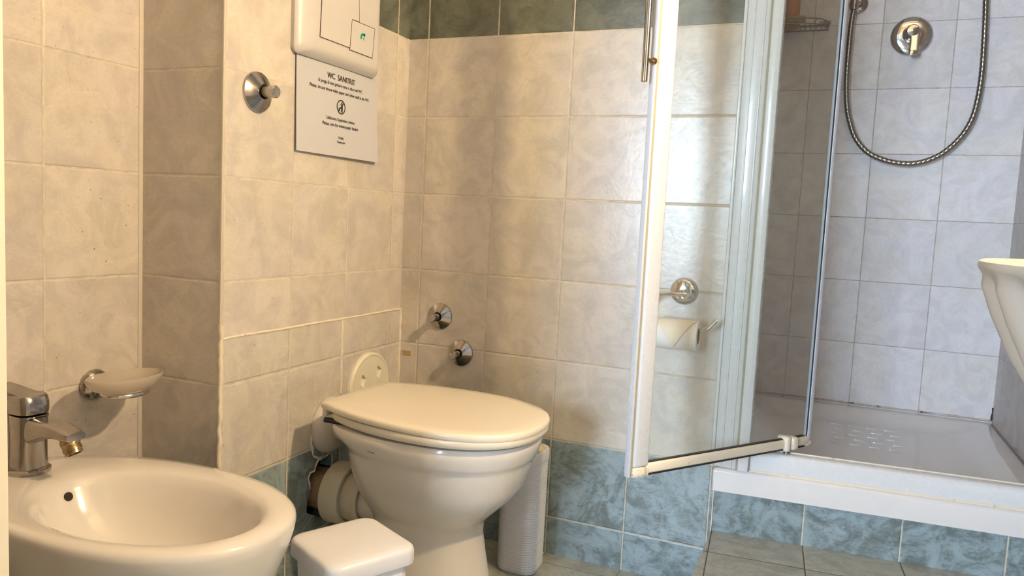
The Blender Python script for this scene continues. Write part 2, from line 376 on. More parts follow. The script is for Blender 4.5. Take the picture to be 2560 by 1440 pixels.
# plinth of the shower and the raised floor in front of it
bm = B(); P = [(0.856, 0.0), (XR, yl(XR)), (XR, 0.30), (0.856, 0.30)]
loft(bm, [[V((x, y, 0.0)) for x, y in P], [V((x, y, 0.245)) for x, y in P]]); struct('wall_shower_plinth', bm, M['tile_base'])
bm = B(); P = [(0.857, -0.62), (XR, -0.62), (XR, yl(XR)-0.0005), (0.857, -0.0005)]
loft(bm, [[V((x, y, 0.0)) for x, y in P], [V((x, y, 0.145)) for x, y in P]]); struct('floor_platform', bm, M['platform'])
bead('trim_11', [(0.8565, -0.001, 0.143), (0.8565, -0.001, 0.243)], 0.0016, 'caulk', 0.2)
# doorway in front of the camera's left and the next room with its window
sbox('wall_front_left', (-0.70, -1.42, 0), (0.325, -1.312, H), M['hall'])
sbox('wall_front_right', (XR, -1.42, 0), (2.2, -1.312, H), M['hall'])
sbox('wall_front_top', (0.325, -1.42, 2.06), (XR, -1.312, H), M['hall'])
bm = B(); box(bm, (0.318, -1.43, 0), (0.357, -1.302, 2.04), 0.003); box(bm, (0.26, -1.313, 0), (0.330, -1.300, 2.08), 0.003)
box(bm, (1.515, -1.43, 0), (XR-.001, -1.302, 2.04), 0.003); box(bm, (0.318, -1.43, 2.03), (XR-.001, -1.302, 2.06), 0.003)
struct('door_1', bm, M['casing'], 30)
sbox('wall_hall_left', (-0.76, -5.3, 0), (-0.70, -1.312, H), M['hall'])
bm = B()
box(bm, (-0.70, -5.21, 0), (2.2, -5.15, 0.60)); box(bm, (-0.70, -5.21, 1.90), (2.2, -5.15, H))
box(bm, (-0.70, -5.21, 0.60), (-0.46, -5.15, 1.90)); box(bm, (0.36, -5.21, 0.60), (2.2, -5.15, 1.90)); struct('wall_hall_back', bm, M['hall'])
bm = B()
for a, b in (((-0.47, 0.59), (-0.45, 1.91)), ((0.35, 0.59), (0.37, 1.91)), ((-0.47, 0.59), (0.37, 0.62)), ((-0.47, 1.88), (0.37, 1.91))):
    box(bm, (a[0], -5.20, a[1]), (b[0], -5.16, b[1]), 0.003)
struct('window_1', bm, M['alu'], 30)

# ------------------------------------------------------------ mirror lamp above the washbasin (out of frame, lights the room)
t = thing('wall_lamp', (XR, LAMP_POS.y, LAMP_POS.z), 'small warm globe lamp on the right wall above the washbasin', 'lamp')
bm = B(); lathe(bm, (XR, LAMP_POS.y, LAMP_POS.z), (-1, 0, 0), [(0, .04), (.012, .04), (.018, .015), (XR-LAMP_POS.x-LAMP_R+.004, .012)], 24); mk('lamp_base', bm, M['chrome'], t)
bm = B(); bmesh.ops.create_uvsphere(bm, u_segments=24, v_segments=16, radius=LAMP_R); xform(bm, Matrix.Translation(LAMP_POS)); mk('bulb', bm, M['lamp_glow'], t)

t = thing('lamp_blocker', (XR, -0.52, 1.23), 'unseen white box added on the right wall to block lamp light', 'light blocker')  # added out of view: keeps the lamp's light off the shower side
bm = B(); box(bm, (1.275, -0.645, 1.23), (XR, -0.40, 1.95), 0.003); mk('blocker_box', bm, M['alu'], t, 30)
bm = B(); box(bm, (1.270, -0.640, 1.235), (1.2748, -0.405, 1.945), 0.001); mk('blocker_front', bm, M['chrome'], t, 30)

# ------------------------------------------------------------ bidet
BY = -0.94
def bid_ring(z, s=1.0, dx=0.0, n=72, cx=0.08):
    out = []
    for i in range(n):
        th = 2*PI*i/n; x = 0.083+0.287*math.cos(th)
        if x > 0.1: hw = 0.17*max(0, 1-((x-0.1)/0.27)**2.3)**(1/2.3)
        else: hw = 0.17*max(0, 1-((0.1-x)/0.308)**2.0)**0.5
        sn = math.sin(th); y = math.copysign(hw, sn) if abs(sn) > 1e-6 else 0
        xx = cx+(x-cx)*s+dx
        xx = max(xx, XA+0.002)
        out.append(V((xx, BY+y*s, z)))
    return out
def bid_in(z, a, b, dx=0.0, n=72): return [V((0.135+dx+a*math.cos(2*PI*i/n), BY-0.006+b*math.sin(2*PI*i/n), z)) for i in range(n)]
t = thing('bidet', (0.05, BY, 0), 'white ceramic bidet with a chrome mixer tap in the left foreground', 'bidet')
bm = B()
def mixr(a, b, f, z): return [V((p.x*(1-f)+q.x*f, p.y*(1-f)+q.y*f, z)) for p, q in zip(a, b)]
O = bid_ring(0, 1.0); I = bid_in(0, 0.196, 0.126)
rings = [bid_ring(0.0, 0.56, -0.03), bid_ring(0.02, 0.55, -0.03), bid_ring(0.10, 0.56, -0.02), bid_ring(0.17, 0.66, -0.015), bid_ring(0.24, 0.81), bid_ring(0.29, 0.90), bid_ring(0.33, 0.955), bid_ring(0.360, 0.988), bid_ring(0.374, 0.998), bid_ring(0.381, 0.992), bid_ring(0.386, 0.972)]
O2 = bid_ring(0, 0.972)
rings += [mixr(O2, I, 0.30, 0.3885), mixr(O2, I, 0.65, 0.3885), mixr(O2, I, 0.92, 0.386), bid_in(0.380, 0.192, 0.122), bid_in(0.366, 0.184, 0.114), bid_in(0.340, 0.170, 0.103), bid_in(0.310, 0.145, 0.09), bid_in(0.285, 0.11, 0.07), bid_in(0.272, 0.07, 0.045), bid_in(0.268, 0.02, 0.02)]
loft(bm, rings); mk('basin', bm, M['ceramic'], t, 60)
# overflow hole
bm = B(); hp = V((-0.0450, BY, 0.3600)); hd = V((0.86, 0, 0.42)).normalized()
lathe(bm, hp-hd*0.004, hd, [(0, .0072), (.0052, .0072), (.0052, .0001)], 24); mk('overflow_hole', bm, M['dark'], t)
bm = B(); lathe(bm, (0.145, BY-0.006, 0.268), (0, 0, 1), [(0, .02), (.003, .02), (.004, .012), (.002, .001)], 24); mk('drain', bm, M['chrome'], t)
# tap
TX, TY = -0.134, BY-0.004
bm = B(); lathe(bm, (TX, TY, 0.386), (0, 0, 1), [(0, .031), (.002, .0325), (.008, .0325), (.010, .030), (.012, .0270)], 48)
for z0 in (0,):
    rr = []
    for z, a, b, dx in ((.392, .0265, .0265, 0), (.41, .0255, .0258, -.001), (.435, .0245, .0255, 0), (.455, .0255, .0258, 0.001), (.475, .0270, .0265, .001), (.486, .0270, .0265, .001), (.487, .0255, .025, 0)):
        rr.append(ell(TX+dx, TY, z, a, b, 40, 2.6))
    loft(bm, rr)
# spout: flat tapering arm leaning up and out
sp = []
for x, zt, zb, hw in ((-0.140, .487, .438, .021), (-0.112, .486, .440, .021), (-0.085, .483, .453, .0205), (-0.055, .479, .458, .0195), (-0.034, .475, .457, .0185), (-0.022, .470, .457, .0165)):
    c = (zt+zb)/2; h = (zt-zb)/2
    sp.append([V((x, TY+hw*math.copysign(abs(math.cos(a))**(2/3.6), math.cos(a)), c+h*math.copysign(abs(math.sin(a))**(2/3.6), math.sin(a)))) for a in [2*PI*i/32 for i in range(32)]])
loft(bm, sp); fau = mk('faucet', bm, M['chrome_dark'], t, 50)
bm = B(); rr = []
for z, a, b, dx in ((.489, .0262, .0255, 0), (.494, .0268, .026, 0), (.505, .0268, .026, 0), (.516, .0262, .0255, -.002), (.5185, .0245, .024, -.003)): rr.append(ell(TX+dx, TY, z, a, b, 40, 3.2))
loft(bm, rr)
lv = [];
for x, zt, zb, hw in ((-0.125, .518, .503, .020), (-0.15, .521, .509, .018), (-0.18, .526, .516, .015), (-0.196, .529, .521, .012)):
    lv.append([V((x, TY+sy*hw, zz)) for sy, zz in ((-1, zb), (1, zb), (1, zt), (-1, zt))])
loft(bm, lv); mk('handle', bm, M['chrome_dark'], fau, 40)
bm = B(); ax = V((0.52, 0, -0.85)).normalized(); o = V((-0.041, TY, 0.462))
lathe(bm, o, ax, [(0, .009), (.003, .0125), (.007, .0145), (.015, .0145), (.016, .0135), (.018, .0135), (.019, .0142), (.026, .0142), (.0265, .0130), (.031, .0130), (.031, .0105), (.024, .010), (.024, .0001)], 32)
mk('nozzle', bm, M['brass'], fau, 35)

# ------------------------------------------------------------ soap dish on its wall holder
t = thing('soap_dish_holder', (XA, -0.772, 0.46), 'chrome round soap dish holder on the tiled wall above the bidet', 'soap dish holder')
bm = B(); lathe(bm, (XA, -0.770, 0.4935), (1, 0, 0), [(0, .029), (.004, .0300), (.010, .0285), (.016, .022), (.020, .011)], 40); mk('flange', bm, M['chrome_dark'], t, 40)
DC = V((-0.112, -0.776, 0))
bm = B(); pts = []
for i in range(41):
    a = 2*PI*i/40; pts.append((DC.x+0.034*math.cos(a), DC.y+0.040*math.sin(a), 0.4925))
tube(bm, pts, 0.0045, 10); tube(bm, cr([(XA+.015, -.771, .4925), (XA+.035, -.773, .4925), (DC.x-0.033, DC.y, .4925)], 6), 0.0065, 12)
mk('ring', bm, M['chrome'], t, 60)
bm = B(); rr = []
for z, a, b in ((.4975, .030, .036), (.4985, .034, .050), (.504, .040, .063), (.514, .0445, .073), (.5225, .046, .0755), (.524, .045, .0745), (.5225, .0435, .073), (.515, .0415, .0695), (.508, .037, .060), (.5035, .030, .045), (.5025, .01, .012)):
    rr.append([V((DC.x+a*math.cos(q), DC.y+b*math.sin(q), z)) for q in [2*PI*i/56 for i in range(56)]])
loft(bm, rr); o = mk('soap_dish', bm, M['frosted'], None, 60); tag(o, 'empty frosted glass soap dish resting in the chrome holder above the bidet', 'soap dish')

# ------------------------------------------------------------ concealed stop valves
def valve(name, base, d, R0, label, tilt=(0, 0)):
    t = thing(name, base, label, 'valve'); base = V(base); d = V(d)
    bm = B(); lathe(bm, base, d, [(0, R0), (.002, R0*1.0), (.0045, R0*.985), (.006, R0*.90), (.0175, R0*.42), (.018, R0*.36), (.013, R0*.34)], 48, cap1=False); mk('flange', bm, M['chrome_dark'], t, 25)
    bm = B(); lathe(bm, base+d*.013, d, [(0, R0*.33), (.002, R0*.335)], 32); mk('seal', bm, M['rubber'], t)
    bm = B(); lathe(bm, base+d*.012, d, [(0, R0*.27), (.027, R0*.28), (.028, R0*.31), (.035, R0*.31), (.0375, R0*.26), (.0372, R0*.2), (.0368, .0003)], 32); mk('knob', bm, M['chrome_dark'], t, 30)
    return t
valve('stop_valve', (0.0, -0.571, 1.067), (1, 0, 0), 0.0395, 'chrome stop valve on the left wall beside the paper notice')
valve('stop_valve', (0.1235, 0.0, 0.578), (0, -1, 0), 0.0345, 'chrome stop valve on the back wall above the toilet, higher of the two')
valve('stop_valve', (0.1885, 0.0, 0.487), (0, -1, 0), 0.0345, 'chrome stop valve just above the toilet lid, lower of the two')

# ------------------------------------------------------------ flush plate
t = thing('flush_plate', (0.0, -0.32, 1.165), 'cream dual flush plate on the left wall above the paper notice', 'flush plate')
def plate_ring(x, ins, bot=None):
    bot = ins if bot is None else bot
    y0, y1, z0, z1 = -0.475+ins, -0.172-ins*.6, 1.165+bot, 1.387-ins
    cy, cz = (y0+y1)/2, (z0+z1)/2; hy, hz = (y1-y0)/2, (z1-z0)/2; out = []
    for p in rrect(0, 0, 0, hy, hz, max(.014, ins*.5), 10):
        t_ = p.y/hz; out.append(V((x, cy+p.x*(1+0.035*math.cos(t_*PI/2)), cz+p.y)))
    return out
bm = B(); loft(bm, [plate_ring(0.0, .002), plate_ring(0.010, .000), plate_ring(0.015, .003), plate_ring(0.020, .012, .007), plate_ring(0.0265, .028, .014), plate_ring(0.0285, .036, .022), plate_ring(0.029, .05, .04)])
mk('cover', bm, M['plate'], t, 40)
def slab(pts, x0, x1, bev=0.0006):
    bm = B(); loft(bm, [[V((x0, y, z)) for y, z in pts], [V((x1, y, z)) for y, z in pts]])
    return bm
def outline(pts, w, x0, x1, skip=()):
    bm = B(); n = len(pts)
    for i in range(n):
        if i in skip: continue
        a = V((0, *pts[i])); b = V((0, *pts[(i+1) % n])); d = (b-a).normalized(); p = V((0, -d.z, d.y))*w/2
        loft(bm, [[V((x, q.y, q.z)) for q in (a-p-d*w/2, b-p+d*w/2, b+p+d*w/2, a+p-d*w/2)] for x in (x0, x1)])
    return bm
big = [(-0.417, 1.208), (-0.309, 1.2085), (-0.304, 1.272), (-0.276, 1.2735), (-0.281, 1.352), (-0.411, 1.352)]
small = [(-0.310, 1.2045), (-0.219, 1.2045), (-0.212, 1.2735), (-0.304, 1.272)]
for nm, pl in (('large_button', big), ('small_button', small)):
    b1 = mk(nm, slab(pl, 0.024, 0.0305), M['plate'], t, 0)
    mk('button_gap', outline(pl, 0.0011, 0.0298, 0.03085), M['line'], b1, 0)
bm = B()   # green crescent mark on the small button
cpts = []
for i in range(13):
    a = PI*(1.15-0.95*i/12); cpts.append((-0.2595+0.0105*math.cos(a), 1.2415+0.0105*math.sin(a)))
for i in range(13):
    a = PI*(0.20+0.95*i/12); cpts.append((-0.2585+0.0062*math.cos(a), 1.2405+0.0058*math.sin(a)))
loft(bm, [[V((x, y, z)) for y, z in cpts] for x in (0.0305, 0.0309)])
loft(bm, [[V((x, y, z)) for y, z in ((-0.259, 1.250), (-0.253, 1.2535), (-0.250, 1.251), (-0.254, 1.247))] for x in (0.0305, 0.0309)])
loft(bm, [[V((x, y, z)) for y, z in ((-0.262, 1.2405), (-0.257, 1.2430), (-0.2545, 1.2395), (-0.2505, 1.2365), (-0.256, 1.2385))] for x in (0.0305, 0.0309)])
mk('green_mark', bm, M['green_ink'], t, 0)

# ------------------------------------------------------------ paper notice
t = thing('paper_notice', (0.004, -0.308, 0.962), 'white printed paper notice taped to the wall under the flush plate', 'notice')
def px(u, v):   # paper surface, curling away from the wall at the lower edge
    return 0.0045+0.009*(1-v)**1.5*(0.35+0.65*u)+0.0025*math.sin(u*PI)*v
bm = B(); nu, nv = 24, 16; G = []
for j in range(nv+1):
    G.append([])
    for i in range(nu+1):
        u, v = i/nu, j/nv
        y = -0.4595+0.303*u+0.002*(1-v); z = 0.966+0.206*v
        G[-1].append((px(u, v), y, z))
f = [[bm.verts.new(p) for p in r] for r in G]; b = [[bm.verts.new((p[0]-0.0005, p[1], p[2])) for p in r] for r in G]
for j in range(nv):
    for i in range(nu):
        bm.faces.new((f[j][i], f[j][i+1], f[j+1][i+1], f[j+1][i])); bm.faces.new((b[j][i], b[j+1][i], b[j+1][i+1], b[j][i+1]))
for j in range(nv):
    bm.faces.new((f[j][0], f[j+1][0], b[j+1][0], b[j][0])); bm.faces.new((f[j][nu], b[j][nu], b[j+1][nu], f[j+1][nu]))
for i in range(nu):
    bm.faces.new((f[0][i], b[0][i], b[0][i+1], f[0][i+1])); bm.faces.new((f[nv][i], f[nv][i+1], b[nv][i+1], b[nv][i]))
sheet = mk('sheet', bm, M['paper'], t, 60)
def onpaper(bm, lift=0.0006):
    for v in bm.verts:
        u = (v.co.y+0.4595)/0.303; w_ = (v.co.z-0.966)/0.206
        v.co.x = px(min(max(u, 0), 1), min(max(w_, 0), 1))+lift
    return bm
for s, w_, z, bold, k in (('WC  SANITRIT', 0.105, 1.1415, .0004, 1.25), ('Si prega di non gettare carta o altro nel WC', 0.166, 1.1245, 0, 1.3), ('Please, do not throw toilet paper and other stuff in the WC', 0.224, 1.1095, 0, 1.3),
                          ("Utilizzare l'apposito cestino", 0.106, 1.048, 0, 1.3), ('Please, use the waste-paper basket', 0.134, 1.0345, 0, 1.3), ('Grazie', 0.0195, 1.009, 0, 1.2), ('Thank you', 0.030, 0.998, 0, 1.2)):
    bm = text_mesh('text', s, 0.01, -0.305, z, 0, M['ink'], t, 1.0, 0)
    ys = [v.co.y for v in bm.verts]; zs = [v.co.z for v in bm.verts]; wd = max(ys)-min(ys); hh = {0.105: 0.0125}.get(w_, 0.0095 if w_ > 0.1 else 0.0065)
    k1 = w_/wd; k2 = hh/(max(zs)-min(zs)); cy = (max(ys)+min(ys))/2; cz = (max(zs)+min(zs))/2
    for v in bm.verts: v.co.y = -0.305+(v.co.y-cy)*k1; v.co.z = z+(v.co.z-cz)*k2
    if w_ == 0.105:      # bold: second pass shifted slightly
        g = bmesh.ops.duplicate(bm, geom=bm.faces[:]+bm.edges[:]+bm.verts[:])
        for v in g['geom']:
            if isinstance(v, bmesh.types.BMVert): v.co.y += 0.0009
    else:
        g = bmesh.ops.duplicate(bm, geom=bm.faces[:]+bm.edges[:]+bm.verts[:])
        for v in g['geom']:
            if isinstance(v, bmesh.types.BMVert): v.co.y += 0.00035
    mk('printed_line', onpaper(bm), M['ink'], sheet, 0)
def flat_poly(bm, pts): bm.faces.new([bm.verts.new((0, y, z)) for y, z in pts])
bm = B(); cy, cz, r = -0.305, 1.078, 0.0163
for i in range(48):
    a, b = 2*PI*i/48, 2*PI*(i+1)/48
    flat_poly(bm, [(cy+r*math.cos(a), cz+r*math.sin(a)), (cy+r*math.cos(b), cz+r*math.sin(b)), (cy+(r-.0028)*math.cos(b), cz+(r-.0028)*math.sin(b)), (cy+(r-.0028)*math.cos(a), cz+(r-.0028)*math.sin(a))])
flat_poly(bm, [(cy+.0115, cz+.0095), (cy+.0095, cz+.0115), (cy-.0115, cz-.0095), (cy-.0095, cz-.0115)])
flat_poly(bm, [(cy+.0025+.0022*math.cos(2*PI*i/14), cz+.0098+.0022*math.sin(2*PI*i/14)) for i in range(14)])
flat_poly(bm, [(cy+.0002, cz+.0070), (cy+.0052, cz+.0070), (cy+.0062, cz-.0005), (cy+.0054, cz-.0120), (cy+.0030, cz-.0120), (cy+.0026, cz-.0020), (cy+.0022, cz-.0120), (cy+.0000, cz-.0120)])
flat_poly(bm, [(cy+.0002, cz+.0068), (cy-.0048, cz+.0022), (cy-.0056, cz+.0034), (cy+.0000, cz+.0082)])
flat_poly(bm, [(cy-.0092, cz-.0022), (cy-.0040, cz-.0022), (cy-.0048, cz-.0100), (cy-.0082, cz-.0100)])
mk('no_littering_symbol', onpaper(bm), M['ink'], sheet, 0)

# ------------------------------------------------------------ round access cover
t = thing('access_cover', (0.003, -0.152, 0.318), 'round ivory plastic access cover on the left wall behind the toilet lid', 'access cover')
CY, CZ = -0.152, 0.402
bm = B(); lathe(bm, (0.003, CY, CZ), (1, 0, 0), [(0, .087), (.006, .087), (.009, .085), (.010, .081), (.0085, .0775)], 72, cap1=False)
dia = [[(y+a, z+b) for a, b in ((-.015, -.003), (.003, -.018), (.015, .004), (-.002, .017))] for y, z in ((-0.187, 0.422), (-0.117, 0.434))]
loops = [[V((0, CY+.0775*math.cos(2*PI*k/72), CZ+.0775*math.sin(2*PI*k/72))) for k in range(72)]]+[[V((0, *p)) for p in d] for d in dia]
fl_ = [bm.verts.new((.0115, p.y, p.z)) for l in loops for p in l]
for tr in tessellate_polygon(loops): bm.faces.new([fl_[k] for k in tr])
cv = mk('disc', bm, M['ivory'], t, 30)
for d in dia:
    cy_, cz_ = sum(p[0] for p in d)/4, sum(p[1] for p in d)/4
    bm = B(); loft(bm, [[V((x, cy_+(y-cy_)*k, cz_+(z-cz_)*k)) for y, z in d] for x, k in ((.0116, 1.02), (.0040, .80))], False, True)
    mk('finger_hole', bm, M['ivory'], cv, 0)
bm = B(); box(bm, (0.012, -0.0008, 0.461), (0.037, 0.0, 0.4745)); xform(bm, Matrix.Translation(V((0, 0, 0))))
o = mk('tape_scrap', bm, M['tape'], None, 0); tag(o, 'small yellowed scrap of tape on the back wall near the left corner', 'tape')

# ------------------------------------------------------------ toilet
TY = -0.336
def toi(z, x0, x1, hw, p1=2.25, p2=2.6, back=0.0, xm=None, n=72):
    """plan outline from x0 to x1, widest at xm"""
    xm = xm if xm is not None else x0+(x1-x0)*0.52; out = []
    xc, ax = (x0+x1)/2, (x1-x0)/2
    for i in range(n):
        th = 2*PI*i/n; x = xc+ax*math.cos(th)
        if x > xm: h = hw*max(0, 1-((x-xm)/(x1-xm))**p1)**(1/p1)
        else: h = hw*(back+(1-back)*max(0, 1-((xm-x)/(xm-x0))**p2)**(1/p2))
        sn = math.sin(th); out.append(V((x, TY+(math.copysign(h, sn) if abs(sn) > 1e-6 else 0), z)))
    return out
t = thing('toilet', (0.30, TY, 0), 'white ceramic toilet with a closed cream lid beside the left wall', 'toilet')
bm = B()
rings = [toi(0.0, .13, .452, .112), toi(0.006, .135, .449, .109), toi(.06, .150, .436, .102), toi(.12, .165, .424, .094), toi(.165, .172, .417, .090), toi(.190, .168, .420, .094), toi(.205, .160, .432, .105), toi(.225, .150, .452, .119), toi(.255, .138, .482, .137), toi(.285, .128, .504, .149), toi(.315, .120, .512, .154), toi(.335, .117, .5195, .158), toi(.341, .1155, .5205, .1585),
         toi(.348, .110, .526, .164), toi(.354, .106, .529, .1665), toi(.372, .100, .535, .170, back=.3), toi(.386, .098, .537, .171, back=.35), toi(.393, .102, .534, .168, back=.35), toi(.3945, .115, .52, .157, back=.3)]
loft(bm, rings); bowl = mk('bowl', bm, M['ceramic'], t, 50)
bm = B()
for k, hgt in enumerate((.0022, .0040, .0030, .0040)):
    hit, loc, nr, fi = bowl.ray_cast(V((.236+.0045*k, -1.0, .3630))-t.location, V((0, 1, 0)))
    if hit:
        p = loc+t.location+nr*.0002; e = V((1, 0, 0)); e = (e-nr*e.dot(nr)).normalized(); up = nr.cross(e)*(-1 if nr.cross(e).z < 0 else 1)
        q = [p-e*.0008-up*hgt/2, p+e*.0008-up*hgt/2, p+e*.0008+up*hgt/2, p-e*.0008+up*hgt/2]
        loft(bm, [q, [v_+nr*.0002 for v_ in q]])
mk('faded_mark', bm, M['line'], bowl, 0)
bm = B(); lathe(bm, (0.112, TY+.016, .184), (1, 0, 0), [(0, .046), (.002, .0475), (.05, .0485), (.09, .055), (.12, .045)], 48); mk('outlet', bm, M['ceramic'], t, 50)
bm = B(); rr = []
for x, r in ((.0868, .032), (.089, .035), (.125, .037), (.16, .038), (.19, .03)):
    rr.append([V((x, -.322+r*math.cos(a), .335+r*math.sin(a))) for a in [2*PI*i/32 for i in range(32)]])
loft(bm, rr); mk('inlet', bm, M['ceramic'], t, 50)
# seat ring and lid; rear hinge edge at the left, lid rises a little at the back
def lidring(z, s, back=0.68, dz=0.0, x0=.086, x1=.550, hw=.1775):
    r = toi(z, x0, x1, hw, 2.35, 1.9, back, xm=.335)
    for p in r:
        if p.x < .335:
            tt = (.335-p.x)/(.335-x0); hh = hw*(1-(1-back)*tt**2.1)
            if abs(p.y-TY) > 1e-4: p.y = TY+math.copysign(hh, p.y-TY)
    c = V((.32, TY, z)); return [V((c.x+(p.x-c.x)*s, c.y+(p.y-c.y)*s, z+dz*(.33-p.x))) for p in r]
bm = B(); loft(bm, [lidring(.3990, .972, x0=.115), lidring(.4010, .986, x0=.115), lidring(.408, .991, x0=.115), lidring(.4150, .988, x0=.115), lidring(.4170, .975, x0=.115)])
mk('seat', bm, M['seat'], t, 50)
bm = B(); S = 0.02
loft(bm, [lidring(.4176, .976, dz=S), lidring(.4185, .992, dz=S), lidring(.4220, .998, dz=S), lidring(.4270, .997, dz=S), lidring(.4310, .988, dz=S), lidring(.4325, .97, dz=S), lidring(.4334, .85, dz=S), lidring(.4340, .4, dz=S)])
box(bm, (.088, TY-.117, .4050), (.100, TY+.117, .430), .002)
mk('lid', bm, M['seat'], t, 50)
for s in (-1, 1):
    bm = B(); lathe(bm, (.118, TY+s*.075, .394), (0, 0, 1), [(0, .012), (.012, .012), (.022, .009)], 20); mk('hinge', bm, M['plastic'], t)
for x, y in ((.43, TY-.125), (.47, TY+.09)):
    bm = B(); box(bm, (x-.011, y-.006, .3940), (x+.011, y+.006, .4005), .002); mk('bumper', bm, M['plastic'], t)
bm = B(); lathe(bm, (.052, TY-.118, .398), (1, 0, 0), [(0, .006), (.05, .006)], 12)
xform(bm, Matrix.Translation(V((.045, 0, 0))) @ Matrix.Scale(1, 4)); mk('hinge_pin', bm, M['rubber'], t)
# ------------------------------------------------------------ drain connector and flush pipe
t = thing('drain_connector', (0.05, -0.328, 0.11), 'thick grey plastic drain coupling between the toilet and the broken wall', 'drain pipe')
yy, zz = -0.317, .185
bm = B(); lathe(bm, (-.06, yy, zz), (1, 0, 0), [(0, .048), (.10, .048)], 40); mk('wall_pipe', bm, M['pipe_brown'], t, 40)
bm = B(); lathe(bm, (.030, yy, zz), (1, 0, 0), [(0, .055), (.002, .068), (.004, .0715), (.050, .0715), (.053, .070), (.053, .062), (.049, .058)], 64); mk('collar', bm, M['pipe'], t, 40)
bm = B(); lathe(bm, (.078, yy, zz), (1, 0, 0), [(0, .0570), (.018, .0575), (.0185, .0585), (.030, .0585), (.0305, .0600), (.045, .0600), (.048, .0585), (.048, .053), (.040, .052)], 64); mk('sleeve', bm, M['pipe'], t, 40)
t = thing('flush_pipe', (0.0, -0.328, 0.28), 'white flush pipe with a round wall rosette left of the toilet lid', 'pipe')
bm = B(); lathe(bm, (.003, -.313, .340), (1, 0, 0), [(0, .062), (.002, .0655), (.012, .065), (.022, .057), (.029, .045), (.032, .030)], 56); mk('rosette', bm, M['pipe_white'], t, 50)
bm = B(); lathe(bm, (.025, -.311, .338), (1, -.15, -.03), [(0, .0275), (.060, .0275)], 40); mk('pipe', bm, M['pipe_white'], t, 40)
bm = B(); lathe(bm, (.080, -.320, .3365), (1, 0, 0), [(0, .031), (.005, .0325), (.006, .02)], 40); mk('rubber_seal', bm, M['rubber'], t, 40)

# ------------------------------------------------------------ pedal bin in front
ang = math.atan2(.142, .071); bc = (.349, -.711)
t = thing('waste_bin', (*bc, 0), 'small white square waste bin with a closed lid between bidet and toilet', 'waste bin')
bm = B(); loft(bm, [rrect(*bc, z, h, h, r, 8, ang) for z, h, r in ((0, .060, .02), (.004, .063, .022), (.25, .0735, .022), (.256, .0735, .022))]); mk('body', bm, M['plastic_body'], t, 40)
bm = B(); loft(bm, [rrect(*bc, z, h, h, r, 8, ang) for z, h, r in ((.254, .0745, .022), (.254, .082, .023), (.258, .083, .024), (.2745, .0825, .024), (.2800, .0810, .024), (.2830, .077, .023), (.2845, .068, .021), (.2855, .04, .012), (.2858, .01, .004))]); mk('lid', bm, M['plastic'], t, 50)

# ------------------------------------------------------------ toilet brush holder
t = thing('brush_holder', (.424, -.103, 0), 'tall narrow white ribbed plastic brush holder between toilet and back wall', 'toilet brush holder')
cx, cy, n = .424, -.103, 120
def hring(z, hx, hy, r, rib=None):
    base = rrect(cx, cy, z, hx, hy, r, 29, 0.0)
    out = []
    m = len(base)
    for i, p in enumerate(base):
        d = (p-V((cx, cy, z))); d.z = 0; k = 0.0
        if rib is not None: k = 0.0010*rib*(0.8+0.2*math.cos(i/m*2*PI*18+0))
        out.append(p+d.normalized()*k)
    return out
bm = B(); rr = [hring(0.0, .044, .043, .026), hring(.003, .048, .046, .028), hring(.010, .0495, .0475, .03)]
NR = 44
for k in range(NR*4+1):
    z = .012+.258*k/(NR*4); f = z/.28
    rr.append(hring(z, .0495+.001*f, .0475+.001*f, .03, math.sin(PI*k/2)))
rr += [hring(.272, .0505, .0485, .03)]
loft(bm, rr); mk('body', bm, M['plastic'], t, 40)
bm = B(); loft(bm, [hring(.270, .0505, .0485, .03), hring(.271, .0525, .0505, .031), hring(.296, .0525, .0505, .031), hring(.299, .0505, .0485, .03), hring(.2985, .047, .045, .027)]); mk('rim', bm, M['plastic'], t, 40)
bm = B(); loft(bm, [hring(.2985, .0455, .0435, .027), hring(.3005, .044, .042, .026)])
for k in range(5):
    a0 = k*1.3; pts = [(cx+(.006+.006*j*.5)*math.cos(a0+j*.5), cy+(.006+.006*j*.5)*math.sin(a0+j*.5), .301) for j in range(11)]
    tube(bm, pts, .0016, 6)
mk('top_cap', bm, M['relief'], t, 40)

# ------------------------------------------------------------ toilet roll holder and roll
t = thing('paper_holder', (.756, 0, .69), 'chrome toilet roll holder with curved arm on the back wall behind the shower door', 'toilet roll holder')
bm = B(); lathe(bm, (.757, 0, .697), (0, -1, 0), [(0, .031), (.004, .0315), (.010, .030), (.015, .024), (.0175, .010)], 48); mk('flange', bm, M['chrome'], t, 40)
bm = B(); RZ = .614; RY = -.062
pts = [(.760, -.010, .695), (.760, -.036, .694), (.748, -.058, .692)]
tube(bm, cr([(.772, -.052, .6935), (.748, -.056, .6935), (.715, -.060, .692), (.692, -.064, .682), (.682, -.064, .660), (.682, -.064, .636), (.688, -.063, .618), (.706, RY, RZ+.004), (.76, RY, RZ+.004), (.808, RY, RZ+.004), (.826, RY-.002, RZ+.010), (.843, RY-.004, RZ+.030)], 8), .0048, 14)
tube(bm, cr([(.758, -.012, .696), (.760, -.034, .695), (.766, -.052, .694)], 6), .0075, 14)
mk('arm', bm, M['chrome'], t, 60)
bm = B(); R0 = .0345; x0, x1 = .706, .806; c = V((0, RY, RZ-.010))
def circ(x, r, n=56): return [V((x, c.y+r*math.cos(2*PI*i/n), c.z+r*math.sin(2*PI*i/n))) for i in range(n)]
loft(bm, [circ(x0, .019), circ(x0, R0-.001), circ(x0+.001, R0), circ(x1-.001, R0), circ(x1, R0-.001), circ(x1, .019), circ(x0, .019)], False, False)
roll = mk('toilet_roll', bm, M['tissue'], None, 30); tag(roll, 'thin white toilet roll with its end folded to a point', 'toilet roll')
